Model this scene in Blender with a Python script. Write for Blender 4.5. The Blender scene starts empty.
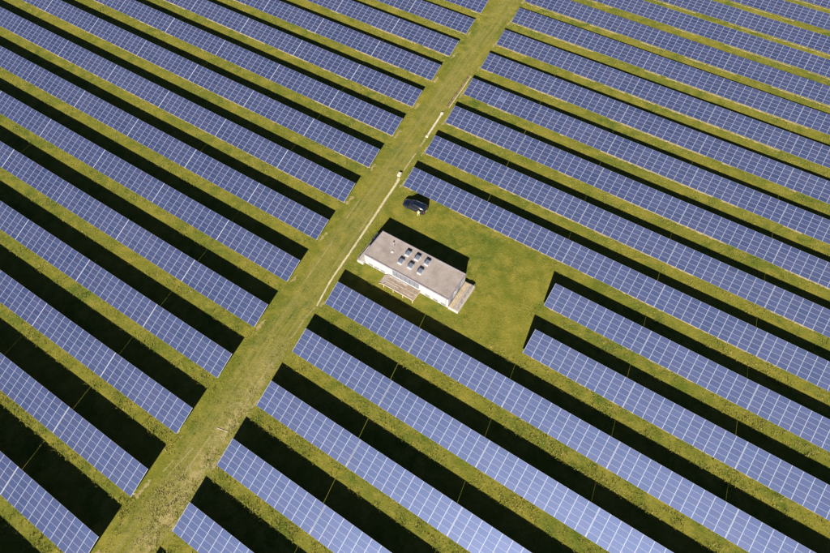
import bpy, bmesh, math, random
import numpy as np
from mathutils import Matrix, Vector

R = math.radians
rng = random.Random(7)
nrg = np.random.default_rng(11)
scene = bpy.context.scene
C = scene.collection

# ------------------------------------------------------------------ camera
cam_d = bpy.data.cameras.new('camera')
cam_d.sensor_width = 36.0
cam_d.lens = 544.4156 / 830.0 * 36.0
cam_d.clip_start = 0.5
cam_d.clip_end = 6000.0
cam = bpy.data.objects.new('camera', cam_d)
C.objects.link(cam)
_f = Vector((-0.28747467, 0.4486276, -0.84622195))
_r = Vector((0.84400256, 0.53633386, -0.00238139))
_u = Vector((-0.45278913, 0.71489808, 0.53282524))
_m = Matrix((_r, _u, -_f)).transposed().to_4x4()
_m.translation = Vector((36.323, 10.1706, 88.915))
cam.matrix_world = _m
scene.camera = cam

# ------------------------------------------------------------------ light
SX, SY = -0.692, 1.755                       # shadow run per metre of height
ELEV = math.atan(1.0 / math.hypot(SX, SY))
AZ = math.atan2(-SX, -SY)                   # from +Y towards +X
world = bpy.data.worlds.new('World')
scene.world = world
world.use_nodes = True
wn = world.node_tree.nodes
wl = world.node_tree.links
bg = wn['Background']
sky = wn.new('ShaderNodeTexSky')
sky.sky_type = 'NISHITA'
sky.sun_disc = False
sky.sun_elevation = ELEV
sky.sun_rotation = AZ
sky.altitude = 300.0
sky.air_density = 0.30
sky.dust_density = 0.1
sky.ozone_density = 2.5
wl.new(sky.outputs[0], bg.inputs[0])
bg.inputs[1].default_value = 0.05
sun_d = bpy.data.lights.new('sun', 'SUN')
sun_d.energy = 5.0
sun_d.angle = R(0.5)
sun_d.color = (1.0, 0.945, 0.85)
sun = bpy.data.objects.new('sun', sun_d)
C.objects.link(sun)
sun.rotation_euler = Vector((SX, SY, -1.0)).to_track_quat('-Z', 'Y').to_euler()
sun.location = (60, -120, 90)
vs = scene.view_settings
vs.view_transform = 'Standard'
vs.look = 'None'
vs.exposure = 1.35
vs.gamma = 1.0
vs.use_curve_mapping = False


# ------------------------------------------------------------------ helpers
def link(o, parent=None):
    C.objects.link(o)
    if parent is not None:
        o.parent = parent
    return o


def tag(o, label=None, cat=None, group=None, kind=None):
    if label: o['label'] = label
    if cat: o['category'] = cat
    if group: o['group'] = group
    if kind: o['kind'] = kind
    return o


def empty(name, loc=(0, 0, 0), rz=0.0):
    o = bpy.data.objects.new(name, None)
    o.empty_display_size = 0.3
    o.location = loc
    o.rotation_euler = (0, 0, rz)
    return link(o)


class MB:
    """collects shapes, links them as one mesh object"""
    def __init__(self):
        self.v, self.f, self.m = [], [], []

    def quad(self, a, b, c, d, m=0):
        n = len(self.v)
        self.v += [a, b, c, d]
        self.f.append((n, n + 1, n + 2, n + 3)); self.m.append(m)
        return self

    def box(self, x0, x1, y0, y1, z0, z1, m=0):
        n = len(self.v)
        self.v += [(x0, y0, z0), (x1, y0, z0), (x1, y1, z0), (x0, y1, z0), (x0, y0, z1), (x1, y0, z1), (x1, y1, z1), (x0, y1, z1)]
        for q in ((0, 3, 2, 1), (4, 5, 6, 7), (0, 1, 5, 4), (1, 2, 6, 5), (2, 3, 7, 6), (3, 0, 4, 7)):
            self.f.append(tuple(n + i for i in q)); self.m.append(m)
        return self

    def loft(self, rings, m=0, cap=True):
        n = len(self.v); k = len(rings[0])
        for r in rings: self.v += list(r)
        for i in range(len(rings) - 1):
            for j in range(k):
                a = n + i * k + j; b = n + i * k + (j + 1) % k
                self.f.append((a, b, b + k, a + k)); self.m.append(m)
        if cap:
            self.f.append(tuple(n + j for j in range(k))[::-1]); self.m.append(m)
            self.f.append(tuple(n + (len(rings) - 1) * k + j for j in range(k))); self.m.append(m)
        return self

    def tube(self, p0, p1, r0, r1=None, k=8, m=0):
        r1 = r0 if r1 is None else r1
        p0, p1 = Vector(p0), Vector(p1)
        d = (p1 - p0).normalized()
        a = d.cross(Vector((0, 0, 1)) if abs(d.z) < .9 else Vector((1, 0, 0))).normalized(); b = d.cross(a)
        rings = [[tuple(p + (a * math.cos(2 * math.pi * j / k) + b * math.sin(2 * math.pi * j / k)) * r) for j in range(k)] for p, r in ((p0, r0), (p1, r1))]
        return self.loft(rings, m)

    def mesh(self, name, mats, bevel=0.0, smooth=False):
        me = bpy.data.meshes.new(name)
        me.from_pydata(self.v, [], self.f)
        for mt in (mats if isinstance(mats, (list, tuple)) else [mats]): me.materials.append(mt)
        me.polygons.foreach_set('material_index', self.m)
        bm = bmesh.new(); bm.from_mesh(me)
        bmesh.ops.recalc_face_normals(bm, faces=bm.faces)
        if bevel:
            bmesh.ops.bevel(bm, geom=list(bm.edges), offset=bevel, segments=1, affect='EDGES', profile=0.5)
        bm.to_mesh(me); bm.free()
        if smooth:
            me.polygons.foreach_set('use_smooth', [True] * len(me.polygons))
        return me

    def build(self, name, mats, parent=None, bevel=0.0, smooth=False):
        return link(bpy.data.objects.new(name, self.mesh(name, mats, bevel, smooth)), parent)


# ------------------------------------------------------------------ materials
def mat(name):
    m = bpy.data.materials.new(name)
    m.use_nodes = True
    nt = m.node_tree
    return m, nt, nt.nodes['Principled BSDF']


def N(nt, kind, **kw):
    n = nt.nodes.new(kind)
    for k, v in kw.items():
        if hasattr(n, k): setattr(n, k, v)
        else: n.inputs[k].default_value = v
    return n


def ramp(nt, fac, stops):
    n = nt.nodes.new('ShaderNodeValToRGB')
    el = n.color_ramp.elements
    while len(el) > 1: el.remove(el[-1])
    el[0].position = stops[0][0]; el[0].color = (*stops[0][1], 1)
    for p, c in stops[1:]:
        e = el.new(p); e.color = (*c, 1)
    nt.links.new(fac, n.inputs[0])
    return n.outputs[0]


def mix(nt, fac, a, b, typ='MIX'):
    n = nt.nodes.new('ShaderNodeMix'); n.data_type = 'RGBA'; n.blend_type = typ
    for sock, v in ((n.inputs[0], fac), (n.inputs[6], a), (n.inputs[7], b)):
        if isinstance(v, bpy.types.NodeSocket): nt.links.new(v, sock)
        elif isinstance(v, (int, float)): sock.default_value = v
        else: sock.default_value = (*v, 1)
    return n.outputs[2]


def math_n(nt, op, a, b=0.0, clamp=False):
    n = nt.nodes.new('ShaderNodeMath'); n.operation = op; n.use_clamp = clamp
    for i, v in enumerate((a, b)):
        if isinstance(v, bpy.types.NodeSocket): nt.links.new(v, n.inputs[i])
        else: n.inputs[i].default_value = v
    return n.outputs[0]


def noise(nt, vec, scale, detail=4.0, rough=.55, dist=0.0):
    n = N(nt, 'ShaderNodeTexNoise')
    n.inputs['Scale'].default_value = scale; n.inputs['Detail'].default_value = detail
    n.inputs['Roughness'].default_value = rough; n.inputs['Distortion'].default_value = dist
    nt.links.new(vec, n.inputs['Vector'])
    return n.outputs['Fac']


def simple(name, col, rough=.7, metal=0.0, spec=.4, var=.12, scale=3.0, bump=0.0, coat=0.0):
    m, nt, b = mat(name)
    tc = N(nt, 'ShaderNodeTexCoord')
    oi = N(nt, 'ShaderNodeObjectInfo')
    v = nt.nodes.new('ShaderNodeVectorMath'); v.operation = 'ADD'
    nt.links.new(tc.outputs['Object'], v.inputs[0]); nt.links.new(oi.outputs['Location'], v.inputs[1])
    f = noise(nt, v.outputs[0], scale, 5.0, .6)
    lo = tuple(c * (1 - var) for c in col); hi = tuple(min(1, c * (1 + var)) for c in col)
    nt.links.new(ramp(nt, f, [(.3, lo), (.7, hi)]), b.inputs['Base Color'])
    b.inputs['Roughness'].default_value = rough
    b.inputs['Metallic'].default_value = metal
    b.inputs['Specular IOR Level'].default_value = spec
    b.inputs['Coat Weight'].default_value = coat
    if bump:
        bp = N(nt, 'ShaderNodeBump'); bp.inputs['Strength'].default_value = bump; bp.inputs['Distance'].default_value = .03
        nt.links.new(noise(nt, v.outputs[0], scale * 6, 4.0), bp.inputs['Height'])
        nt.links.new(bp.outputs[0], b.inputs['Normal'])
    return m


def cells(name, dark, light, spec=.5):
    """polycrystalline cells under glass; tone differs a little from panel to panel and from cell to cell"""
    m, nt, b = mat(name)
    tc = N(nt, 'ShaderNodeTexCoord')
    oi = N(nt, 'ShaderNodeObjectInfo')
    sn = nt.nodes.new('ShaderNodeVectorMath'); sn.operation = 'SNAP'
    nt.links.new(tc.outputs['Object'], sn.inputs[0]); sn.inputs[1].default_value = (.158, .148, 10)
    ad = nt.nodes.new('ShaderNodeVectorMath'); ad.operation = 'ADD'
    rs = nt.nodes.new('ShaderNodeVectorMath'); rs.operation = 'SCALE'
    cx = nt.nodes.new('ShaderNodeCombineXYZ')
    for i in range(3): nt.links.new(oi.outputs['Random'], cx.inputs[i])
    nt.links.new(cx.outputs[0], rs.inputs[0]); rs.inputs['Scale'].default_value = 57.0
    nt.links.new(sn.outputs[0], ad.inputs[0]); nt.links.new(rs.outputs[0], ad.inputs[1])
    wn_ = N(nt, 'ShaderNodeTexWhiteNoise'); nt.links.new(ad.outputs[0], wn_.inputs['Vector'])
    ad2 = nt.nodes.new('ShaderNodeVectorMath'); ad2.operation = 'ADD'
    nt.links.new(tc.outputs['Object'], ad2.inputs[0]); nt.links.new(rs.outputs[0], ad2.inputs[1])
    cloud = noise(nt, ad2.outputs[0], 2.2, 4.0, .6)
    f = math_n(nt, 'ADD', math_n(nt, 'MULTIPLY', wn_.outputs['Value'], .30), math_n(nt, 'MULTIPLY', oi.outputs['Random'], .42))
    f = math_n(nt, 'ADD', f, math_n(nt, 'MULTIPLY', cloud, .36))
    col = ramp(nt, f, [(.15, dark), (.95, light)])
    # some batches of cells lean to violet
    wb = N(nt, 'ShaderNodeTexWhiteNoise'); wb.noise_dimensions = '1D'
    nt.links.new(math_n(nt, 'MULTIPLY', oi.outputs['Random'], 913.7), wb.inputs['W'])
    col = mix(nt, math_n(nt, 'MULTIPLY', math_n(nt, 'POWER', wb.outputs['Value'], 2.0), .55), col, tuple(.5 * (a + c) + v for a, c, v in zip(dark, light, (.010, -.001, -.010))))
    # dust, more of it in some places of the field than in others
    geo = N(nt, 'ShaderNodeNewGeometry')
    d = noise(nt, geo.outputs['Position'], .05, 3.0, .6)
    d2 = math_n(nt, 'MULTIPLY', math_n(nt, 'SUBTRACT', d, .40, True), .14)
    col = mix(nt, d2, col, (.20, .19, .22))
    nt.links.new(col, b.inputs['Base Color'])
    b.inputs['Roughness'].default_value = .45
    b.inputs['Specular IOR Level'].default_value = spec
    # the crystal facets under the glass throw back a broad bluish glint
    gl = N(nt, 'ShaderNodeBsdfAnisotropic'); gl.inputs['Roughness'].default_value = .57
    gl.inputs['Color'].default_value = (.245, .345, .66, 1)
    ms = N(nt, 'ShaderNodeMixShader'); ms.inputs[0].default_value = .19
    nt.links.new(b.outputs[0], ms.inputs[1]); nt.links.new(gl.outputs[0], ms.inputs[2])
    nt.links.new(ms.outputs[0], nt.nodes['Material Output'].inputs['Surface'])
    return m


M = {}
M['cell'] = cells('blue_cells', (.005, .011, .040), (.032, .038, .092))
M['cell_dark'] = cells('dark_cells', (.006, .008, .026), (.014, .018, .045))
M['cell_pale'] = cells('pale_cells', (.055, .06, .13), (.08, .09, .18))
M['rail'] = simple('bright_rail', (.44, .45, .48), .5, .0, .5, .08, 1.0)
M['alu'] = simple('aluminium_frame', (.33, .36, .44), .58, .40, .5, .06, 1.0)
M['steel'] = simple('galvanised_steel', (.36, .37, .38), .5, .6, .5, .12, 4.0)
M['wall'] = simple('white_render', (.345, .335, .315), .85, 0, .2, .06, .8, .1)
M['trim'] = simple('white_trim', (.46, .45, .44), .7, 0, .3, .05, 1.0)
M['cap'] = simple('grey_roof_edge', (.21, .19, .215), .6, .0, .4, .12, 1.5)
M['conc'] = simple('pale_concrete', (.36, .33, .30), .9, 0, .2, .18, 1.3, .25)
M['tan'] = simple('tan_paving', (.34, .27, .18), .9, 0, .2, .2, 1.2, .25)
M['louvre'] = simple('grey_louvre', (.125, .125, .14), .5, .2, .5, .1, 2.0)
M['door'] = simple('grey_door', (.20, .20, .23), .5, .1, .4, .1, 2.0)
M['grille'] = simple('dark_grille', (.09, .09, .10), .6, .1, .4, .1, 4.0)
M['wood_red'] = simple('brown_weathered_board', (.25, .185, .135), .85, 0, .2, .35, 1.7, .3)
M['wood_grey'] = simple('grey_weathered_board', (.33, .285, .25), .85, 0, .2, .25, 1.5, .3)
M['wood_pale'] = simple('pale_board', (.40, .32, .22), .85, 0, .2, .2, 1.5, .3)
M['sand'] = simple('sandy_soil', (.42, .36, .225), .95, 0, .1, .22, 1.1, .4)
M['drip'] = simple('dry_soil', (.33, .265, .15), .95, 0, .1, .40, 1.4, .4)
M['soil'] = simple('brown_soil', (.16, .115, .065), .95, 0, .1, .35, 2.2, .5)
M['track'] = simple('worn_grass', (.24, .20, .085), .95, 0, .1, .25, 1.5, .3)
M['duct'] = simple('pale_duct', (.46, .42, .32), .8, 0, .3, .14, 1.6, .2)
M['paint'] = simple('navy_car_paint', (.006, .009, .02), .28, 0, .5, .05, 1.0, 0, 1.0)
M['glass'] = simple('dark_car_glass', (.008, .010, .014), .06, 0, .6, .05, 1.0, 0, .6)
M['tyre'] = simple('tyre_rubber', (.012, .012, .012), .8, 0, .3, .1, 5.0)
M['rim'] = simple('alloy_rim', (.35, .35, .36), .35, .8, .5, .1, 5.0)
M['lamp'] = simple('lamp_glass', (.55, .56, .58), .15, 0, .6, .05, 4.0)
M['tail'] = simple('tail_lamp', (.25, .02, .015), .2, 0, .6, .05, 4.0)
M['plastic'] = simple('black_plastic', (.02, .02, .022), .6, 0, .4, .1, 5.0)
M['chrome'] = simple('bright_strip', (.6, .6, .62), .2, .9, .5, .05, 3.0)
M['plate'] = simple('number_plate', (.6, .6, .55), .5, 0, .4, .05, 3.0)
M['hivis'] = simple('pale_yellow_cloth', (.42, .43, .20), .9, 0, .2, .15, 9.0)
M['trouser'] = simple('pale_trousers', (.33, .33, .19), .9, 0, .2, .2, 9.0)
M['skin'] = simple('skin', (.38, .22, .15), .6, 0, .4, .08, 9.0)
M['hair'] = simple('fair_hair', (.20, .13, .06), .7, 0, .3, .2, 20.0)
M['boot'] = simple('boot', (.04, .03, .025), .7, 0, .3, .2, 9.0)

# roof felt with gravel
m, nt, b = mat('gravel_roof')
tc = N(nt, 'ShaderNodeTexCoord')
f1 = noise(nt, tc.outputs['Object'], .55, 5.0, .65)
f2 = noise(nt, tc.outputs['Object'], 9.0, 3.0, .7)
c = ramp(nt, f1, [(.32, (.20, .165, .145)), (.5, (.29, .24, .212)), (.68, (.345, .30, .28))])
c = mix(nt, .55, c, ramp(nt, f2, [(.34, (.45, .43, .42)), (.62, (1., 1., 1.))]), 'MULTIPLY')
c = mix(nt, .22, c, (.36, .31, .29))
nt.links.new(c, b.inputs['Base Color']); b.inputs['Roughness'].default_value = .95; b.inputs['Specular IOR Level'].default_value = .1
bp = N(nt, 'ShaderNodeBump'); bp.inputs['Strength'].default_value = .4; bp.inputs['Distance'].default_value = .03
nt.links.new(f2, bp.inputs['Height']); nt.links.new(bp.outputs[0], b.inputs['Normal'])
M['gravel'] = m

# skylight glass
m, nt, b = mat('skylight_glass')
b.inputs['Base Color'].default_value = (.135, .15, .185, 1); b.inputs['Roughness'].default_value = .3
b.inputs['Specular IOR Level'].default_value = .6; b.inputs['Coat Weight'].default_value = .5
M['pane'] = m


def grass_colour(nt, pos, tuft=False):
    """yellow-green meadow: big patches, small patches, straw, streaks along the mown path"""
    sep = N(nt, 'ShaderNodeSeparateXYZ'); nt.links.new(pos, sep.inputs[0])
    u = math_n(nt, 'ADD', sep.outputs[0], math_n(nt, 'MULTIPLY', sep.outputs[1], .111))
    n1 = noise(nt, pos, .055, 4.0, .6)
    n2 = noise(nt, pos, .42, 6.0, .62, .4)
    n3 = noise(nt, pos, 2.6, 5.0, .65)
    n4 = noise(nt, pos, 9.0, 3.0, .6)
    GREEN, OLIVE, YEL, STRAW = (.066, .099, .009), (.140, .138, .014), (.226, .193, .029), (.32, .26, .11)
    base = mix(nt, ramp(nt, n1, [(.38, (0, 0, 0)), (.58, (1, 1, 1))]), GREEN, OLIVE)
    base = mix(nt, math_n(nt, 'MULTIPLY', ramp(nt, n2, [(.38, (0, 0, 0)), (.62, (1, 1, 1))]), .8), base, YEL)
    base = mix(nt, math_n(nt, 'MULTIPLY', ramp(nt, n3, [(.52, (0, 0, 0)), (.74, (1, 1, 1))]), .55), base, STRAW)
    n6 = noise(nt, pos, .17, 5.0, .65, .5)
    base = mix(nt, math_n(nt, 'MULTIPLY', ramp(nt, n6, [(.47, (0, 0, 0)), (.66, (1, 1, 1))]), .55), base, (.085, .112, .010))
    # wheel streaks that run along the path
    cmb = N(nt, 'ShaderNodeCombineXYZ')
    nt.links.new(math_n(nt, 'MULTIPLY', u, 1.5), cmb.inputs[0]); nt.links.new(math_n(nt, 'MULTIPLY', sep.outputs[1], .06), cmb.inputs[1])
    st = noise(nt, cmb.outputs[0], 1.0, 4.0, .6)
    inpath = math_n(nt, 'SUBTRACT', 1.0, math_n(nt, 'MULTIPLY', math_n(nt, 'ABSOLUTE', math_n(nt, 'ADD', u, 4.2)), .26), True)
    inpath = math_n(nt, 'MULTIPLY', inpath, 2.0, True)
    base = mix(nt, math_n(nt, 'MULTIPLY', inpath, math_n(nt, 'MULTIPLY', ramp(nt, st, [(.36, (0, 0, 0)), (.62, (1, 1, 1))]), .65)), base, (.235, .20, .065))
    # straw and bare earth where the near edge of the path was dug over
    dug = math_n(nt, 'MULTIPLY', math_n(nt, 'SUBTRACT', 1.0, math_n(nt, 'MULTIPLY', math_n(nt, 'ABSOLUTE', math_n(nt, 'ADD', u, 2.4)), .36), True),
                 math_n(nt, 'MULTIPLY', math_n(nt, 'SUBTRACT', 36.0, sep.outputs[1]), .06, True))
    n5 = noise(nt, pos, .8, 5.0, .7, .6)
    base = mix(nt, math_n(nt, 'MULTIPLY', dug, ramp(nt, n5, [(.42, (0, 0, 0)), (.58, (1, 1, 1))])), base, (.33, .265, .115))
    # leaf-scale light and dark of the sward
    base = mix(nt, .75, base, ramp(nt, n4, [(.32, (.42, .42, .38)), (.5, (.90, .90, .90)), (.68, (1.0, 1.0, 1.0))]), 'MULTIPLY')
    return base, n3, n4


m, nt, b = mat('meadow')
tc = N(nt, 'ShaderNodeTexCoord')
c, h1, h2 = grass_colour(nt, tc.outputs['Object'])
nt.links.new(c, b.inputs['Base Color'])
b.inputs['Roughness'].default_value = .95; b.inputs['Specular IOR Level'].default_value = .1
bp = N(nt, 'ShaderNodeBump'); bp.inputs['Strength'].default_value = .7; bp.inputs['Distance'].default_value = .10
nt.links.new(math_n(nt, 'ADD', h1, math_n(nt, 'MULTIPLY', h2, .5)), bp.inputs['Height']); nt.links.new(bp.outputs[0], b.inputs['Normal'])
M['meadow'] = m

m, nt, b = mat('grass_blades')
tc = N(nt, 'ShaderNodeTexCoord')
c, h1, h2 = grass_colour(nt, tc.outputs['Object'])
at = N(nt, 'ShaderNodeAttribute', attribute_name='tone')
c = mix(nt, at.outputs['Fac'], c, (.33, .265, .11))
c = mix(nt, .18, c, (.22, .26, .04))
nt.links.new(c, b.inputs['Base Color'])
b.inputs['Roughness'].default_value = .8; b.inputs['Specular IOR Level'].default_value = .15
M['blade'] = m

# ------------------------------------------------------------------ layout of the field (metres)
TILT = 0.3722
W = 4.7354                                   # slope length of a table
LOW = 0.60                                   # height of the low edge
PITCH = 10.7394
XL0, YL0 = -7.806, -10.624
SKEW_R, SKEW_L = -1.1873, -1.1917
LEN_L, LEN_R = 18.283, 18.470
CT, ST_ = math.cos(TILT), math.sin(TILT)
OFF = {('L', 0): (.01, .31), ('L', 1): (-.01, .03), ('L', 2): (-.02, -.04), ('L', 3): (.06, -.13), ('L', 4): (.06, -.08), ('L', 5): (.08, -.11), ('L', 6): (-.08, -.03),
       ('L', 7): (-.03, -.01), ('L', 8): (-.07, .18), ('L', 9): (.03, .35), ('L', 10): (-.10, .26), ('L', 11): (-.08, .11), ('L', 12): (.04, .08), ('L', 13): (.13, -.17), ('L', 14): (.11, -.63),
       ('R', 0): (-.16, .13), ('R', 1): (-.04, -.07), ('R', 2): (-.03, -.12), ('R', 3): (-.06, -.02), ('R', 4): (.07, .07), ('R', 5): (-.19, .08), ('R', 6): (.03, .01),
       ('R', 7): (.11, -.12), ('R', 8): (.14, -.15), ('R', 9): (.15, 0), ('R', 10): (.04, .08), ('R', 11): (0, .24), ('R', 12): (-.04, .22), ('R', 13): (.04, .41), ('R', 14): (0, .18),
       ('R', 15): (-.17, .16), ('R', 16): (-.27, -.67), ('R', 17): (-.45, -.77), ('R', 18): (-.5, -.8), ('L', 15): (.1, -.6)}


def row_y(b_, k):
    return k * PITCH + (YL0 if b_ == 'L' else 0.0) + OFF.get((b_, k), (0, 0))[1]


def table_x(b_, k, n):
    """low x end of table n (counted from the path)"""
    o = OFF.get((b_, k), (0, 0))[0]
    return (n * LEN_R + SKEW_R * k if b_ == 'R' else XL0 - (n + 1) * LEN_L + SKEW_L * k) + o


CAMP = Vector((36.323, 10.1706, 88.915))


def in_frame(pts, margin):
    """does any of the points fall inside the photographed field, widened by a margin in metres on the ground"""
    for p in pts:
        d = Vector(p) - CAMP
        z = d.dot(_f)
        if z > 0 and abs(d.dot(_r) / z) < .7623 + margin / z and abs(d.dot(_u) / z) < .5079 + margin / z:
            return True
    return False


TABLES = []
for b_ in 'LR':
    for k in range(-1, 20):
        for n in range(0, 9):
            if b_ == 'R' and k in (5, 6) and n < 2: continue
            x0 = table_x(b_, k, n); y0 = row_y(b_, k); L = LEN_L if b_ == 'L' else LEN_R
            pts = [(x0 + L * i / 12, y0 + W * CT * j / 3, LOW + W * ST_ * j / 3) for i in range(13) for j in range(4)]
            H = LOW + W * ST_
            pts += [(x0 + L * i / 12 + SX * H, y0 + W * CT + SY * H, 0) for i in range(13)]
            if in_frame(pts, 4.0): TABLES.append((b_, k, n))

# ------------------------------------------------------------------ ground
g = MB(); S_ = 2500.0
g.quad((-S_, -S_, 0), (S_, -S_, 0), (S_, S_, 0), (-S_, S_, 0))
ground = g.build('ground', M['meadow'])
tag(ground, 'yellow green meadow under the solar field', None, None, 'structure')


def ragged(name, pts, half, material, z, step=.45, jag=.35, gaps=0.0, parent=None, seed=0):
    """a strip on the ground with uneven edges, along a polyline"""
    rr = random.Random(seed); mb = MB()
    P = [Vector((p[0], p[1], 0)) for p in pts]
    line = []
    for a, c_ in zip(P[:-1], P[1:]):
        L = (c_ - a).length; k = max(1, int(L / step))
        line += [a.lerp(c_, i / k) for i in range(k)]
    line.append(P[-1])
    hw = half if isinstance(half, (list, tuple)) else (half, half)
    prev = None; keep = True
    for i, p in enumerate(line):
        t = (line[min(i + 1, len(line) - 1)] - line[max(i - 1, 0)]).normalized(); nrm = Vector((-t.y, t.x, 0))
        h = hw[0] + (hw[1] - hw[0]) * i / max(1, len(line) - 1)
        a = p + nrm * h * (1 + jag * rr.uniform(-1, 1)); c_ = p - nrm * h * (1 + jag * rr.uniform(-1, 1))
        a.z = c_.z = z
        if gaps and rr.random() < .12: keep = rr.random() > gaps
        if prev and keep: mb.quad(tuple(prev[0]), tuple(prev[1]), tuple(c_), tuple(a))
        prev = (a, c_)
    return mb.build(name, material, parent)


rows = {}
for b_, k, n in TABLES: rows.setdefault((b_, k), []).append(n)
for (b_, k), ns in rows.items():
    y = row_y(b_, k); L = LEN_L if b_ == 'L' else LEN_R
    xa = table_x(b_, k, min(ns) if b_ == 'R' else max(ns)); xb = table_x(b_, k, max(ns) if b_ == 'R' else min(ns)) + L
    ragged('soil_strip', [(xa + .1, y + .42), (xb - .1, y + .42)], .17, M['drip'], .006, .45, .8, .35, ground, hash((b_ == 'L', k)) % 999)
# trodden and dug lines beside the path
EARTH = [(-5.95, 41.6), (-6.16, 38.8), (-5.74, 35.7), (-5.69, 33.4), (-5.37, 28.35), (-5.04, 23.8), (-3.95, 18.7), (-3.56, 16.0)]
ragged('sandy_track', [(-5.9, 42.0), (-6.3, 44.0), (-7.05, 47.7), (-7.42, 51.1), (-7.78, 55.0), (-8.28, 59.6), (-8.8, 64.4), (-9.5, 70.2), (-10.0, 75.1), (-10.4, 76.8)], (.15, .27), M['sand'], .010, .35, .28, 0, ground, 3)
ragged('earth_line', [(-10.7, 79.2), (-11.3, 85.0), (-11.85, 90.2)], .11, M['drip'], .010, .4, .4, .15, ground, 4)
ragged('earth_line', EARTH, .10, M['track'], .010, .35, .8, .25, ground, 5)
ragged('earth_line', [(-3.6, 15.0), (-3.2, 8.7), (-3.9, -2.0)], .12, M['track'], .010, .35, .7, .6, ground, 9)
for j, (dx, gp) in enumerate(((0, .1), (1.05, .45))):
    ragged('wheel_track', [(-7.95 + dx, 5.4), (-7.65 + dx, 10.6)], .08, M['track'], .010, .3, .6, gp, ground, 20 + j)
    ragged('wheel_track', [(-7.5 + dx, -4.0), (-7.75 + dx, 1.2)], .08, M['track'], .010, .3, .6, .5, ground, 30 + j)
for j in range(5):
    y = rng.uniform(-6, 150); u = -4.2 + rng.uniform(-2.8, 2.6); L = rng.uniform(5, 14)
    ragged('wheel_track', [(u - .111 * y, y), (u - .111 * (y + L), y + L)], .09, M['track'], .010, .4, .7, .5, ground, 50 + j)
# bare patches where the rows meet the path
for j, (b_, k) in enumerate(sorted(rows)):
    if b_ == 'L' and 0 in rows[(b_, k)]:
        x = table_x('L', k, 0) + LEN_L; y = row_y('L', k)
        ragged('bare_patch', [(x + .45, y + rng.uniform(-.2, .8)), (x + .35, y + rng.uniform(2.0, 3.4))], .26, M['track'], .008, .25, .95, .3, ground, 80 + j)
    elif b_ == 'R' and 0 in rows[(b_, k)]:
        x = table_x('R', k, 0); y = row_y('R', k)
        ragged('bare_patch', [(x - .55, y - rng.uniform(.2, 1.2)), (x - .6, y + rng.uniform(1.0, 3.4))], .24, M['track'], .008, .25, .95, .3, ground, 120 + j)

# ------------------------------------------------------------------ solar tables
ORD = 'first second third fourth fifth sixth seventh eighth ninth tenth eleventh twelfth thirteenth fourteenth fifteenth sixteenth seventeenth eighteenth'.split()


def panel_mesh(name, w, h, glass):
    t, fx, fy, rec = .04, .036, .016, .007
    mb = MB(); X, Y = w / 2, h / 2
    o = [(-X, -Y), (X, -Y), (X, Y), (-X, Y)]; i_ = [(-X + fx, -Y + fy), (X - fx, -Y + fy), (X - fx, Y - fy), (-X + fx, Y - fy)]
    mb.v = [(x, y, 0) for x, y in o] + [(x, y, t) for x, y in o] + [(x, y, t) for x, y in i_] + [(x, y, t - rec) for x, y in i_]
    mb.f = [(0, 3, 2, 1)] + [(j, (j + 1) % 4, 4 + (j + 1) % 4, 4 + j) for j in range(4)] + [(4 + j, 4 + (j + 1) % 4, 8 + (j + 1) % 4, 8 + j) for j in range(4)] \
        + [(8 + j, 8 + (j + 1) % 4, 12 + (j + 1) % 4, 12 + j) for j in range(4)] + [(12, 13, 14, 15)]
    mb.m = [0] * 13 + [1]
    return mb.mesh(name, [M['alu'], glass])


def table_proto(block):
    """panels, purlins, rafters and posts of one table; local origin on the ground below the middle of the low edge"""
    pw = 1.6436 if block == 'L' else 1.6582
    gap, ph, gy = .014, .932, W / 5 - .932
    L = 11 * pw + 10 * gap
    kids = []
    pm = panel_mesh('solar_panel', pw, ph, M['cell'])
    for i in range(11):
        for j in range(5):
            s = ph / 2 + j * (ph + gy); x = -L / 2 + pw / 2 + i * (pw + gap)
            o = bpy.data.objects.new('solar_panel', pm)
            o.location = (x, s * CT, LOW + s * ST_ - .04)
            o.rotation_euler = (TILT, 0, 0)
            kids.append(o)
    for s in (.9, 3.8):
        mb = MB().box(-L / 2 + .05, L / 2 - .05, -.04, .04, -.14, -.045)
        o = bpy.data.objects.new('purlin', mb.mesh('purlin', M['steel'])); o.location = (0, s * CT, LOW + s * ST_); o.rotation_euler = (TILT, 0, 0); kids.append(o)
    er = MB().box(-.011, .011, 0, W, -.035, .004).mesh('end_rail', M['rail'] if block == 'L' else M['alu'])
    for x in (-L / 2 - .012, L / 2 + .012):
        o = bpy.data.objects.new('end_rail', er); o.location = (x, 0, LOW); o.rotation_euler = (TILT, 0, 0); kids.append(o)
    raf = MB().box(-.04, .04, .35, W - .35, -.26, -.145).mesh('rafter', M['steel'])
    pf = MB().box(-.05, .05, -.05, .05, -.3, LOW + 1.1 * ST_ - .27).mesh('post', M['steel'])
    pr = MB().box(-.05, .05, -.05, .05, -.3, LOW + 3.5 * ST_ - .27).mesh('post', M['steel'])
    for q in range(4):
        x = -L / 2 + L * (q + .5) / 4
        o = bpy.data.objects.new('rafter', raf); o.location = (x, 0, LOW); o.rotation_euler = (TILT, 0, 0); kids.append(o)
        for me, s in ((pf, 1.1), (pr, 3.5)):
            o = bpy.data.objects.new('post', me); o.location = (x, s * CT, 0); kids.append(o)
    return kids, L


PROTO = {b_: table_proto(b_) for b_ in 'LR'}
SPECIAL = {('R', 8, 3): (6, 4, 'cell_dark'), ('R', 10, 0): (5, 2, 'cell_pale')}


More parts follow.
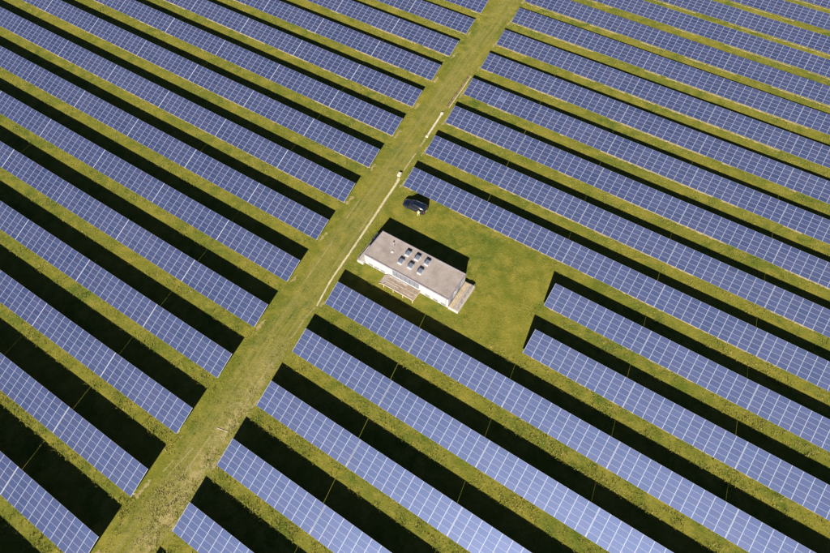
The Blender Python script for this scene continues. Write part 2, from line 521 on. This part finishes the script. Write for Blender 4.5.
def table_label(b_, k, n):
    if (b_, k, n) == ('R', 8, 3): return 'blue solar table holding one dark panel, second row above the building'
    if (b_, k, n) == ('R', 10, 0): return 'blue solar table at the path holding one pale panel, fourth row above the building'
    if b_ == 'L':
        if k < 0: return f'blue solar table left of the path, {ORD[n]} from it, in the row below the lowest'
        return f'blue solar panel table left of the path, {ORD[n]} from it, {ORD[k]} row from the bottom'
    if k in (5, 6):
        return f'blue solar table right of the white building, {ORD[n - 2]} from its yard, {"lower" if k == 5 else "upper"} of two rows'
    if k < 5: return f'blue solar table right of the path, {ORD[n]} from it, {ORD[4 - k]} row below the building'
    return f'blue solar table right of the path, {ORD[n]} from it, {ORD[k - 7]} row above the building'


pm_special = {}
used = set()
for b_, k, n in TABLES:
    kids, L = PROTO[b_]
    full = LEN_L if b_ == 'L' else LEN_R
    x = table_x(b_, k, n) + (full / 2 if b_ == 'R' else full / 2)
    if b_ == 'R': x = table_x(b_, k, n) + L / 2 + (.5 * (full - L) if n > 0 else .0)
    else: x = table_x(b_, k, n) + full - L / 2 - (.5 * (full - L) if n > 0 else .0)
    dz = {-1: .34, 0: .26, 1: .12}.get(k, 0.0) if b_ == 'L' else 0.0   # tables raised here so their shadows reach further; the ground stays flat
    t = empty('solar_table', (x, row_y(b_, k), dz + rng.gauss(0, .012)))
    t.rotation_euler = (rng.gauss(0, .0018), rng.gauss(0, .0009), rng.gauss(0, .0006))
    tag(t, table_label(b_, k, n), 'solar table', 'solar tables left of the path' if b_ == 'L' else 'solar tables right of the path')
    sp = SPECIAL.get((b_, k, n))
    first = b_ not in used; used.add(b_)
    for q, src in enumerate(kids):
        o = src if first else src.copy()
        o.parent = t
        C.objects.link(o)
        if q < 55:
            if not first:
                o.rotation_euler = (TILT + rng.gauss(0, .0022), rng.gauss(0, .0022), 0)
            if sp and q == sp[0] * 5 + sp[1]:
                o.data = panel_mesh('solar_panel', 1.6582, .932, M[sp[2]])
                o['label'] = 'panel of a darker tone than the rest' if sp[2] == 'cell_dark' else 'panel of a paler tone than the rest'

# ------------------------------------------------------------------ service building
BX0, BX1, BY0, BY1, BH = -3.75, 14.95, 54.75, 61.10, 3.12
bld = empty('service_building', (BX0, BY0, 0))
tag(bld, 'long white flat roofed service building with six skylights beside the path', 'building')


def bpart(mb, name, mt, parent=bld, bevel=0.0):
    mb.v = [(a - BX0, c_ - BY0, d) for a, c_, d in mb.v]
    return mb.build(name, mt, parent, bevel)


bpart(MB().box(BX0, BX1, BY0, BY0 + .25, 0, BH - .15), 'wall', M['wall'])
bpart(MB().box(BX0, BX1, BY1 - .25, BY1, 0, BH - .15), 'wall', M['wall'])
bpart(MB().box(BX0, BX0 + .25, BY0 + .25, BY1 - .25, 0, BH - .15), 'wall', M['wall'])
bpart(MB().box(BX1 - .25, BX1, BY0 + .25, BY1 - .25, 0, BH - .15), 'wall', M['wall'])
roof = bpart(MB().box(BX0 - .02, BX1 + .02, BY0 - .02, BY1 + .02, BH - .15, BH), 'roof', M['gravel'])
e = .10
for (x0, x1, y0, y1) in ((BX0 - e, BX1 + e, BY0 - e, BY0 + .06), (BX0 - e, BX1 + e, BY1 - .06, BY1 + e), (BX0 - e, BX0 + .06, BY0 + .06, BY1 - .06), (BX1 - .06, BX1 + e, BY0 + .06, BY1 - .06)):
    bpart(MB().box(x0, x1, y0, y1, BH - .22, BH + .07), 'roof_edge', M['cap'], roof, .008)
# skylights
for (x, y) in ((3.38, 59.2), (5.42, 59.3), (7.56, 59.38), (3.22, 56.95), (5.32, 57.05), (7.48, 57.0)):
    a, c_ = .43, .56
    sk = bpart(MB().box(x - a, x + a, y - c_, y + c_, BH, BH + .42), 'skylight', M['trim'], bld, .015)
    mb = MB()
    mb.loft([[(x - a - .03, y - c_ - .03, BH + .42), (x + a + .03, y - c_ - .03, BH + .42), (x + a + .03, y + c_ + .03, BH + .42), (x - a - .03, y + c_ + .03, BH + .42)],
             [(x - a - .03, y - c_ - .03, BH + .46), (x + a + .03, y - c_ - .03, BH + .46), (x + a + .03, y + c_ + .03, BH + .46), (x - a - .03, y + c_ + .03, BH + .46)],
             [(x - a + .14, y - c_ + .14, BH + .56), (x + a - .14, y - c_ + .14, BH + .56), (x + a - .14, y + c_ - .14, BH + .56), (x - a + .14, y + c_ - .14, BH + .56)]])
    bpart(mb, 'pane', M['pane'], sk)
# vents and a hatch on the roof
bpart(MB().tube((-.35, 59.75, BH), (-.35, 59.75, BH + .35), .09, .09, 10).tube((-.35, 59.75, BH + .35), (-.35, 59.75, BH + .42), .17, .06, 10), 'roof_vent', M['steel'])
bpart(MB().tube((.1, 59.35, BH), (.1, 59.35, BH + .25), .07, .07, 10), 'roof_vent', M['cap'])
bpart(MB().box(.30, .80, 57.8, 58.2, BH, BH + .12), 'roof_hatch', M['trim'], bld, .01)
bpart(MB().box(-1.1, .4, 59.0, 59.06, BH, BH + .03).box(.34, .40, 58.2, 59.0, BH, BH + .03), 'cable', M['cap'])
# louvred doors behind the deck
for q in range(6):
    x0 = 2.72 + q * .985
    d = bpart(MB().box(x0, x0 + .95, BY0 - .06, BY0 - .002, 1.12, 2.86), 'louvre_door', M['louvre'], bld, .006)
    for s in range(9):
        z = 1.22 + s * .175
        bpart(MB().loft([[(xx, BY0 - .12, z), (xx, BY0 - .115, z - .012), (xx, BY0 - .06, z + .07), (xx, BY0 - .06, z + .085)] for xx in (x0 + .07, x0 + .88)]), 'slat', M['louvre'], d)
    bpart(MB().box(x0 + .84, x0 + .87, BY0 - .15, BY0 - .12, 1.85, 2.05), 'handle', M['chrome'], d)
bpart(MB().box(2.66, 8.70, BY0 - .05, BY0 - .002, .80, 1.10), 'kick_panel', M['trim'])
bpart(MB().box(2.60, 8.74, BY0 - .09, BY0 - .002, 2.875, 2.95), 'lintel', M['trim'])
# low grilles along the base of the front
for x0 in (-2.95, -1.55, -.15, 10.0, 11.75, 13.4):
    gr = bpart(MB().box(x0, x0 + 1.05, BY0 - .03, BY0 - .002, .18, .74), 'grille', M['grille'])
    for s in range(5):
        bpart(MB().box(x0 + .02, x0 + 1.03, BY0 - .05, BY0 - .03, .24 + s * .1, .28 + s * .1), 'slat', M['cap'], gr)
bpart(MB().box(BX1 - .55, BX1 - .40, BY0 - .04, BY0 - .002, 0, BH - .23), 'downpipe', M['steel'], bld, .01)
bpart(MB().box(1.7, 2.3, BY0 - .22, BY0 - .002, .15, .75), 'meter_box', M['door'], bld, .015)
# doors on the end wall
for y0, y1 in ((55.3, 56.35), (57.95, 59.2)):
    d = bpart(MB().box(BX1 + .002, BX1 + .06, y0, y1, .82, 2.78), 'door', M['door'], bld, .006)
    bpart(MB().box(BX1 + .06, BX1 + .12, y0 + .08, y0 + .11, 1.75, 1.92), 'handle', M['chrome'], d)
    bpart(MB().box(BX1 + .061, BX1 + .075, y0 + .2, y1 - .2, 1.0, 1.5), 'vent_panel', M['louvre'], d)
bpart(MB().box(BX1 + .002, BX1 + .10, 56.9, 57.3, 2.3, 2.55), 'wall_lamp', M['trim'], bld, .02)


def terrace(name, x0, x1, y0, y1, z, label, rail_x, boards, floor_mat, rail):
    t = empty(name, (x0, y0, 0)); tag(t, label, 'terrace')
    def pt(mb, nm, mt, bev=0.0):
        mb.v = [(a - x0, c_ - y0, d) for a, c_, d in mb.v]
        return mb.build(nm, mt, t, bev)
    pt(MB().box(x0, x1, y0, y1, 0, z - .05), 'base', M['conc'], .01)
    k = 6
    for q in range(k):                        # paving slabs
        ya = y0 + .08 + (y1 - y0 - .16) * q / k; yb = y0 + .08 + (y1 - y0 - .16) * (q + 1) / k - .02
        xm = (x0 + x1) / 2
        pt(MB().box(x0 + .08, xm - .01, ya, yb, z - .05, z + rng.uniform(-.004, .008)), 'slab', floor_mat)
        pt(MB().box(xm + .01, x1 - .08, ya, yb, z - .05, z + rng.uniform(-.004, .008)), 'slab', floor_mat)
    s = 1 if rail_x > (x0 + x1) / 2 else -1
    for q in range(boards):                   # duckboards along the outer side
        xa = rail_x - s * (q * .19 + .02); xb = xa - s * .16
        for ya, yb in ((y0 + .06, (y0 + y1) / 2 - .01), ((y0 + y1) / 2 + .01, y1 - .06)):
            pt(MB().box(min(xa, xb), max(xa, xb), ya, yb, z + .012, z + .05 + rng.uniform(0, .012)), 'plank', M['wood_grey'])
    for q in range(6):
        y = y0 + .12 + (y1 - y0 - .24) * q / 5
        pt(MB().tube((rail_x, y, z - .049), (rail_x, y, z + rail), .022), 'railing_post', M['steel'])
    for zz in ((rail,) if s > 0 else (rail * .55, rail)):
        pt(MB().tube((rail_x, y0 + .1, z + zz), (rail_x, y1 - .1, z + zz), .02), 'railing', M['steel'])
    return t


terrace('raised_terrace', BX1 + .13, 17.15, 54.62, 61.15, .78, 'raised tan terrace with grey duckboards outside the door end of the white building', 17.05,
        5, M['tan'], .85)
terrace('raised_terrace', -5.28, BX0 - .13, 54.15, 61.3, .74, 'narrow raised concrete terrace with railing at the path end of the white building', -5.18,
        3, M['conc'], .95)

# wooden deck before the louvred doors
dk = empty('wooden_deck', (1.3, 52.15, 0))
tag(dk, 'raised weathered wooden deck on posts along the front of the white building', 'deck')


def dpart(mb, nm, mt, bev=0.0):
    mb.v = [(a - 1.3, c_ - 52.15, d) for a, c_, d in mb.v]
    return mb.build(nm, mt, dk, bev)


npl = 9
for q in range(npl):
    y0 = 52.30 + q * (54.60 - 52.30) / npl; y1 = 52.30 + (q + 1) * (54.60 - 52.30) / npl - .025
    xs = [2.3, 2.3 + rng.uniform(2.2, 4.2), 8.92]
    for a, c_ in zip(xs[:-1], xs[1:]):
        dpart(MB().box(a + .006, c_ - .006, y0, y1, .84, .88 + rng.uniform(-.006, .010)), 'plank', M['wood_red'] if rng.random() < .6 else M['wood_grey'])
dpart(MB().box(2.28, 8.96, 52.20, 52.28, .66, .95), 'front_beam', M['wood_grey'], .008)
dpart(MB().box(8.93, 9.01, 52.20, 54.62, .66, .90), 'side_beam', M['wood_pale'], .008)
for x in (2.4, 4.55, 6.7, 8.85):
    dpart(MB().box(x - .07, x + .07, 52.06, 52.195, 0, .93), 'post', M['wood_pale'])
    dpart(MB().box(x - .07, x + .07, 54.35, 54.49, 0, .835), 'post', M['wood_grey'])
for q in range(4):                               # steps at the path end
    x1 = 2.26 - q * .30
    z = .70 - q * .20
    dpart(MB().box(x1 - .28, x1, 52.35, 54.5, z - .05, z), 'step', M['wood_grey'])
dpart(MB().loft([[(1.12, y, .02), (1.12, y, .14), (2.27, y, .86), (2.27, y, .60)] for y in (52.27, 52.33)]), 'stringer', M['wood_pale'])
dpart(MB().loft([[(1.12, y, .02), (1.12, y, .14), (2.27, y, .86), (2.27, y, .60)] for y in (54.52, 54.58)]), 'stringer', M['wood_pale'])

# ------------------------------------------------------------------ things beside the path
t = empty('cable_chamber', (-10.75, 77.55, 0), R(6.4))
tag(t, 'pale concrete cable chamber with lid at the top end of the sandy track', 'chamber')
MB().box(-.32, .32, -.46, .46, 0, .46).build('chamber_wall', M['duct'], t, .02)
MB().box(-.35, .35, -.49, .0, .46, .53).build('lid', M['duct'], t, .015)
MB().box(-.35, .35, .02, .49, .46, .53).build('lid', M['duct'], t, .015)

t = empty('cable_duct', (-12.42, 95.0, 0), math.atan2(1.04, 8.46))
tag(t, 'pale concrete cable duct lying along the edge of the grass path', 'duct')
for q in range(7):
    y0 = -3.9 + q * 1.12
    MB().box(-.20, .20, y0, y0 + 1.09, 0, .24 + .01 * (q % 2)).build('cover', M['duct'], t, .02)
MB().box(-.30, .30, -4.45, -3.93, 0, .32).build('end_box', M['duct'], t, .03)
MB().box(-.32, .32, 3.97, 4.60, 0, .33).build('end_box', M['duct'], t, .03)

t = empty('open_trench', (-13.7, 108.4, 0), math.atan2(1.2, 13.0))
tag(t, 'narrow open cable trench with earth bank running up the path edge', 'trench')
rr = random.Random(5)
mb = MB(); rings = []
for q in range(34):
    y = -6.7 + q * .41; w = .16 + rr.uniform(-.04, .05); h = .30 + rr.uniform(-.10, .10); c_ = rr.uniform(-.05, .05)
    rings.append([(c_ - w - .12, y, -.02), (c_ - w * .5, y, h * .8), (c_, y, h), (c_ + w * .5, y, h * .7), (c_ + w + .10, y, -.02)])
mb.loft(rings); mb.build('earth_bank', M['soil'], t)
mb = MB()
for q in range(32):
    y = -6.5 + q * .41
    mb.quad((.40 + rr.uniform(-.03, .03), y, .012), (.62 + rr.uniform(-.04, .04), y, .012), (.62 + rr.uniform(-.04, .04), y + .40, .012), (.40 + rr.uniform(-.03, .03), y + .40, .012))
mb.build('trench_bed', M['sand'], t)

t = tag(MB().box(-1.05, 1.05, -.07, .07, 0, .05).build('wooden_board', M['wood_pale'], None, .004), 'pale wooden board lying across the rough edge of the grass path', 'board')
t.location = (-4.6, 15.3, .01); t.rotation_euler = (0, 0, R(13.5))

# ------------------------------------------------------------------ car
car = empty('parked_car', (-2.90, 71.50, 0), R(180 + 2.5))
car.scale = (1.08, 1.08, 1.14)
tag(car, 'black estate car parked on the grass above the white building', 'car')
body_sec = [  # x, half width, bottom, shoulder, top
    (-2.46, .66, .38, .66, .90), (-2.40, .80, .30, .76, 1.00), (-2.1, .88, .24, .80, 1.03), (-1.2, .905, .22, .80, 1.01), (0, .91, .22, .79, .99),
    (.95, .905, .22, .78, .98), (1.35, .90, .22, .76, .94), (1.95, .87, .24, .70, .85), (2.3, .79, .28, .62, .75), (2.46, .62, .36, .54, .64)]
mb = MB()
mb.loft([[(x, -w * .90, zb), (x, -w, zb + .12), (x, -w, zs), (x, -w * .93, zt), (x, -w * .4, zt + .025), (x, w * .4, zt + .025), (x, w * .93, zt), (x, w, zs), (x, w, zb + .12), (x, w * .90, zb)] for x, w, zb, zs, zt in body_sec])
bo = mb.build('body', M['paint'], car, 0, True)
cab = [(-2.36, .80, .98), (-2.28, .76, 1.46), (-2.18, .72, 1.63), (-.8, .71, 1.67), (.10, .70, 1.645), (.48, .67, 1.57), (1.42, .80, .96)]
mb = MB()
mb.loft([[(x, -(.84 if i not in (0, 6) else w), .92), (x, -w, z), (x, -w * .5, z + .02), (x, w * .5, z + .02), (x, w, z), (x, (.84 if i not in (0, 6) else w), .92)] for i, (x, w, z) in enumerate(cab)])
mb.build('cabin', M['paint'], car, 0, True)


def pane(nm, pts, out):
    a = Vector(pts[0]); nrm = (Vector(pts[1]) - a).cross(Vector(pts[2]) - a).normalized()
    if nrm.dot(Vector(out)) < 0: nrm = -nrm
    mb = MB()
    mb.loft([[tuple(Vector(p) - nrm * .01) for p in pts], [tuple(Vector(p) + nrm * .016) for p in pts]])
    return mb.build(nm, M['glass'], car)


pane('windscreen', [(.56, -.60, 1.53), (.56, .60, 1.53), (1.32, .72, 1.035), (1.32, -.72, 1.035)], (1, 0, 1))
pane('rear_window', [(-2.29, -.64, 1.44), (-2.29, .64, 1.44), (-2.345, .70, 1.08), (-2.345, -.70, 1.08)], (-1, 0, .3))
for s in (-1, 1):
    yb, yt = s * .838, s * .735
    pane('side_window', [(1.06, yb, 1.02), (.42, yt, 1.52), (-.34, yt, 1.54), (-.34, yb, 1.02)], (0, s, .2))
    pane('side_window', [(-.44, yb, 1.02), (-.44, yt, 1.54), (-1.28, yt, 1.52), (-1.32, yb, 1.02)], (0, s, .2))
    pane('side_window', [(-1.42, yb, 1.04), (-1.38, yt, 1.51), (-1.95, yt, 1.47), (-2.08, yb, 1.06)], (0, s, .2))
    MB().box(-1.9, 1.0, s * .895 - .012, s * .895 + .012, .93, .96).build('bright_strip', M['chrome'], car)
    for xa, xb in ((-.28, .92), (-1.18, -.32)):
        d = MB().box(xa, xb, s * .912 - .006, s * .912 + .006, .34, .74).build('door_panel', M['paint'], car, .004)
        MB().box(xa + .06, xa + .24, s * .93 - .012, s * .93 + .012, .69, .72).build('handle', M['chrome'], d)
    MB().loft([[(.92, s * .86, 1.02), (.92, s * 1.06, 1.04), (.92, s * 1.06, 1.16), (.92, s * .90, 1.16)], [(1.05, s * .88, 1.04), (1.05, s * 1.02, 1.06), (1.05, s * 1.02, 1.14), (1.05, s * .90, 1.14)]]).build('mirror', M['paint'], car)
    MB().loft([[(2.10, s * .52, .68), (2.10, s * .80, .66), (2.10, s * .80, .76), (2.10, s * .54, .78)], [(2.43, s * .42, .60), (2.37, s * .70, .60), (2.34, s * .70, .70), (2.40, s * .44, .72)]]).build('headlight', M['lamp'], car)
    MB().loft([[(-2.37, s * .60, .78), (-2.30, s * .84, .78), (-2.26, s * .83, 1.04), (-2.33, s * .60, 1.04)], [(-2.46, s * .58, .80), (-2.38, s * .80, .80), (-2.36, s * .80, 1.02), (-2.43, s * .58, 1.02)]]).build('tail_light', M['tail'], car)
    for x in (1.46, -1.46):
        wo = empty('wheel', (x, s * .81, .34)); wo.parent = car
        mb = MB(); kk = 18
        prof = [(-.11, .21), (-.11, .32), (-.08, .34), (.08, .34), (.11, .32), (.11, .21)]
        rings = [[(r * math.cos(2 * math.pi * j / kk), yy, r * math.sin(2 * math.pi * j / kk)) for j in range(kk)] for yy, r in prof]
        mb.loft(rings); mb.build('tyre', M['tyre'], wo, 0, False)
        mb = MB(); mb.loft([[(r * math.cos(2 * math.pi * j / kk), s * yy, r * math.sin(2 * math.pi * j / kk)) for j in range(kk)] for yy, r in ((.05, .215), (.114, .215), (.095, .18), (.118, .05))]); mb.build('rim', M['rim'], wo)
MB().box(2.38, 2.47, -.45, .45, .40, .52).build('grille', M['plastic'], car, .01)
MB().box(-2.485, -2.45, -.26, .26, .62, .73).build('number_plate', M['plate'], car)
MB().box(-1.5, .1, -.60, -.57, 1.66, 1.71).build('roof_rail', M['chrome'], car, .006)
MB().box(-1.5, .1, .57, .60, 1.66, 1.71).build('roof_rail', M['chrome'], car, .006)

# ------------------------------------------------------------------ person beside the car
per = empty('person', (-1.22, 70.22, 0), R(200))
tag(per, 'person in pale yellow work clothes standing beside the black car', 'person')


def skin(name, verts, edges, radii, mt, parent, levels=1, root=0):
    me = bpy.data.meshes.new(name); me.from_pydata(verts, edges, []); me.materials.append(mt)
    o = link(bpy.data.objects.new(name, me), parent)
    mo = o.modifiers.new('skin', 'SKIN'); mo.use_smooth_shade = True
    for i, r in enumerate(radii):
        sv = me.skin_vertices[0].data[i]; sv.radius = (r, r) if not isinstance(r, tuple) else r
        sv.use_root = i == root
    sb = o.modifiers.new('sub', 'SUBSURF'); sb.levels = levels; sb.render_levels = levels
    return o


V, E_, Rd = [], [], []


def chain(pts, start=None):
    prev = start
    for x, y, z, r in pts:
        V.append((x, y, z)); Rd.append(r); i = len(V) - 1
        if prev is not None: E_.append((prev, i))
        prev = i
    return prev


pel = chain([(0, 0, .96, .13)])
che = chain([(0, 0, 1.14, .125), (0, .01, 1.36, .14)], pel)
nk = chain([(0, 0, 1.50, .055), (0, -.02, 1.60, .085), (0, -.03, 1.70, .082)], che)
for s in (-1, 1):
    hp = chain([(s * .10, 0, .90, .085), (s * .14, -.02 + s * .05, .50, .06), (s * .17, s * .10, .09, .042), (s * .18, s * .10 - .13, .04, .035)], pel)
    hand = chain([(s * .20, 0, 1.40, .055), (s * .27, .03, 1.14, .043), (s * .25, -.08, .92, .032), (s * .25, -.12, .84, .028)], che)
    for q in range(4):
        chain([(s * (.225 + q * .016), -.14 - .004 * q, .78, .009), (s * (.225 + q * .016), -.15, .75 - .01 * (q in (1, 2)), .008)], hand)
    chain([(s * .215, -.16, .83, .010), (s * .205, -.17, .80, .009)], hand)
skin('body', V, E_, Rd, M['skin'], per, 1, 0)
V, E_, Rd = [], [], []
c0 = chain([(0, 0, .90, .15), (0, 0, 1.14, .155), (0, .01, 1.38, .165)])
chain([(0, 0, 1.47, .08)], c0)
for s in (-1, 1): chain([(s * .21, 0, 1.41, .075), (s * .275, .03, 1.14, .062), (s * .255, -.07, .95, .052)], c0)
skin('jacket', V, E_, Rd, M['hivis'], per, 1, 0)
V, E_, Rd = [], [], []
c0 = chain([(0, 0, .97, .14)])
for s in (-1, 1): chain([(s * .10, 0, .88, .10), (s * .14, -.02 + s * .05, .50, .078), (s * .17, s * .10, .12, .066)], c0)
skin('trousers', V, E_, Rd, M['trouser'], per, 1, 0)
for s in (-1, 1):
    V, E_, Rd = [], [], []
    chain([(s * .17, s * .10 + .03, .10, .055), (s * .175, s * .10 - .04, .05, .05), (s * .18, s * .10 - .16, .045, .042)])
    skin('boot', V, E_, Rd, M['boot'], per, 1, 0)
V, E_, Rd = [], [], []
chain([(0, .03, 1.63, .085), (0, -.01, 1.72, .10), (0, -.05, 1.76, .07)])
skin('cap', V, E_, Rd, M['hivis'], per, 1, 0)
mb = MB(); mb.loft([[(-.018, -.10, 1.60), (.018, -.10, 1.60), (.006, -.11, 1.66), (-.006, -.11, 1.66)], [(-.012, -.135, 1.605), (.012, -.135, 1.605), (.004, -.12, 1.64), (-.004, -.12, 1.64)]]); mb.build('nose', M['skin'], per)

# ------------------------------------------------------------------ grass
def sward():
    """tufts of blades on the sunlit ground between the rows, on the path and in the yard"""
    n0 = 420000
    x = nrg.uniform(-150, 100, n0 * 3); y = nrg.uniform(-22, 205, n0 * 3)
    P = np.stack([x, y, np.zeros_like(x)], 1) - np.array(CAMP)
    z = P @ np.array(_f); a = np.abs(P @ np.array(_r) / z); b = np.abs(P @ np.array(_u) / z)
    ok = (z > 0) & (a < .80) & (b < .55)
    x, y, z = x[ok], y[ok], z[ok]
    H = LOW + W * ST_
    # which block and how far up the row pitch
    u = x + .111 * y
    left = u < -4.0
    yy = np.where(left, y - YL0, y)
    k = np.floor(yy / PITCH)
    fr = yy - k * PITCH
    path = (u > -8.3) & (u < .2)
    yard = (x > -6) & (x < 31.5 + SKEW_R * 5) & (y > row_y('R', 4) + W * CT + SY * H) & (y < row_y('R', 7))
    lit = (fr > W * CT + SY * H - .9) | (fr < .3)
    keep = lit | path | yard
    # nothing under roofs, decks, tracks
    keep &= ~((x > -5.5) & (x < 17.4) & (y > 52.0) & (y < 61.4))
    keep &= ~((x > -5.3) & (x < -.6) & (y > 70.5) & (y < 72.5))
    for a_, b_2, hw in (((-5.9, 42.0), (-7.2, 48.6), .45), ((-7.2, 48.6), (-8.3, 59.6), .5), ((-8.3, 59.6), (-10.4, 76.8), .5), ((-10.7, 76.8), (-11.3, 78.5), .8), ((-11.8, 90.2), (-13.0, 100.0), .6), ((-13.0, 101), (-14.4, 116), .9)):
        A = np.array(a_); B = np.array(b_2); d = (B - A) / np.linalg.norm(B - A)
        q = np.stack([x, y], 1) - A; s = q @ d; dist = np.abs(q[:, 0] * d[1] - q[:, 1] * d[0])
        keep &= ~((dist < hw) & (s > 0) & (s < np.linalg.norm(B - A)))
    # patchy: clumps, thinner on the worn path
    def vn(x, y, s, seed):
        r = np.random.default_rng(seed); T = r.random((257, 257))
        X = (x * s) % 256; Y = (y * s) % 256; i = X.astype(int); j = Y.astype(int); fx = X - i; fy = Y - j
        fx = fx * fx * (3 - 2 * fx); fy = fy * fy * (3 - 2 * fy)
        return (T[i, j] * (1 - fx) + T[i + 1, j] * fx) * (1 - fy) + (T[i, j + 1] * (1 - fx) + T[i + 1, j + 1] * fx) * fy
    cl = .5 * vn(x + 300, y + 300, .35, 1) + .5 * vn(x + 300, y + 300, 1.3, 2)
    big = vn(x + 300, y + 300, .06, 3)
    near = np.clip((112 - z) / 30, 0, 1)          # rough growth in the near rows
    rough = np.clip(.25 + .50 * big + .45 * near, 0, 1.2)
    edge = lit & ~path & (fr > W * CT + SY * H - .9) & (fr < W * CT + SY * H + .5)
    # straw-coloured rough growth along the near edge of the path
    wild = np.clip(1.6 - np.abs(u + 1.7), 0, 1) * np.clip((42 - y) / 12, 0, 1) + np.clip(2.6 - np.hypot(u + 4.6, (y - 1.0) * .35), 0, 1)
    wild = np.clip(wild, 0, 1) * np.clip((cl - .34) * 4, 0, 1)
    dens = wild * .35 + np.clip((cl - .30) * 2.2, .04, 1) * np.where(path, .55, np.where(yard, .6, .9)) * rough
    keep &= nrg.random(len(x)) < dens
    x, y, cl, rough, path, edge, yard, wild = (q[keep] for q in (x, y, cl, rough, path, edge, yard, wild))
    n = len(x)
    hgt = (.07 + .20 * nrg.random(n) ** 2 + .14 * np.clip(cl - .5, 0, 1)) * np.where(path | yard, .62, 1.0) * (.65 + .5 * rough)
    hgt *= np.where(edge & (nrg.random(n) < .35), 1.25, 1.0)
    hgt *= 1 + .35 * wild
    B = 5
    ang = nrg.uniform(0, 2 * np.pi, (n, B)); lean = nrg.uniform(.3, 1.1, (n, B)); hb = hgt[:, None] * nrg.uniform(.6, 1.15, (n, B)); wd = .022 + .05 * hgt[:, None] * nrg.uniform(.6, 1.3, (n, B))
    off = nrg.normal(0, .07, (n, B, 2))
    bx = x[:, None] + off[..., 0]; by = y[:, None] + off[..., 1]
    dx, dy = np.cos(ang), np.sin(ang)
    v = np.empty((n, B, 3, 3), np.float32)
    v[..., 0, 0] = bx - dy * wd; v[..., 0, 1] = by + dx * wd; v[..., 0, 2] = 0
    v[..., 1, 0] = bx + dy * wd; v[..., 1, 1] = by - dx * wd; v[..., 1, 2] = 0
    v[..., 2, 0] = bx + dx * lean * hb; v[..., 2, 1] = by + dy * lean * hb; v[..., 2, 2] = hb
    nt_ = n * B
    me = bpy.data.meshes.new('grass')
    me.vertices.add(nt_ * 3); me.vertices.foreach_set('co', v.reshape(-1))
    me.loops.add(nt_ * 3); me.loops.foreach_set('vertex_index', np.arange(nt_ * 3, dtype=np.int32))
    me.polygons.add(nt_); me.polygons.foreach_set('loop_start', np.arange(0, nt_ * 3, 3, dtype=np.int32))
    tone = np.clip(nrg.normal(.15, .28, (n, 1)) + .9 * wild[:, None] * nrg.random((n, 1)) ** .5 + nrg.normal(0, .08, (n, B)), 0, .9)
    at_ = me.attributes.new('tone', 'FLOAT', 'POINT'); at_.data.foreach_set('value', np.repeat(tone.reshape(-1), 3).astype(np.float32))
    me.update(calc_edges=True); me.materials.append(M['blade'])
    o = link(bpy.data.objects.new('grass', me))
    tag(o, 'short yellow green grass between the solar rows', 'grass', None, 'stuff')
    print('grass blades', nt_)


sward()
print('tables', len(TABLES), 'objects', len(bpy.data.objects))
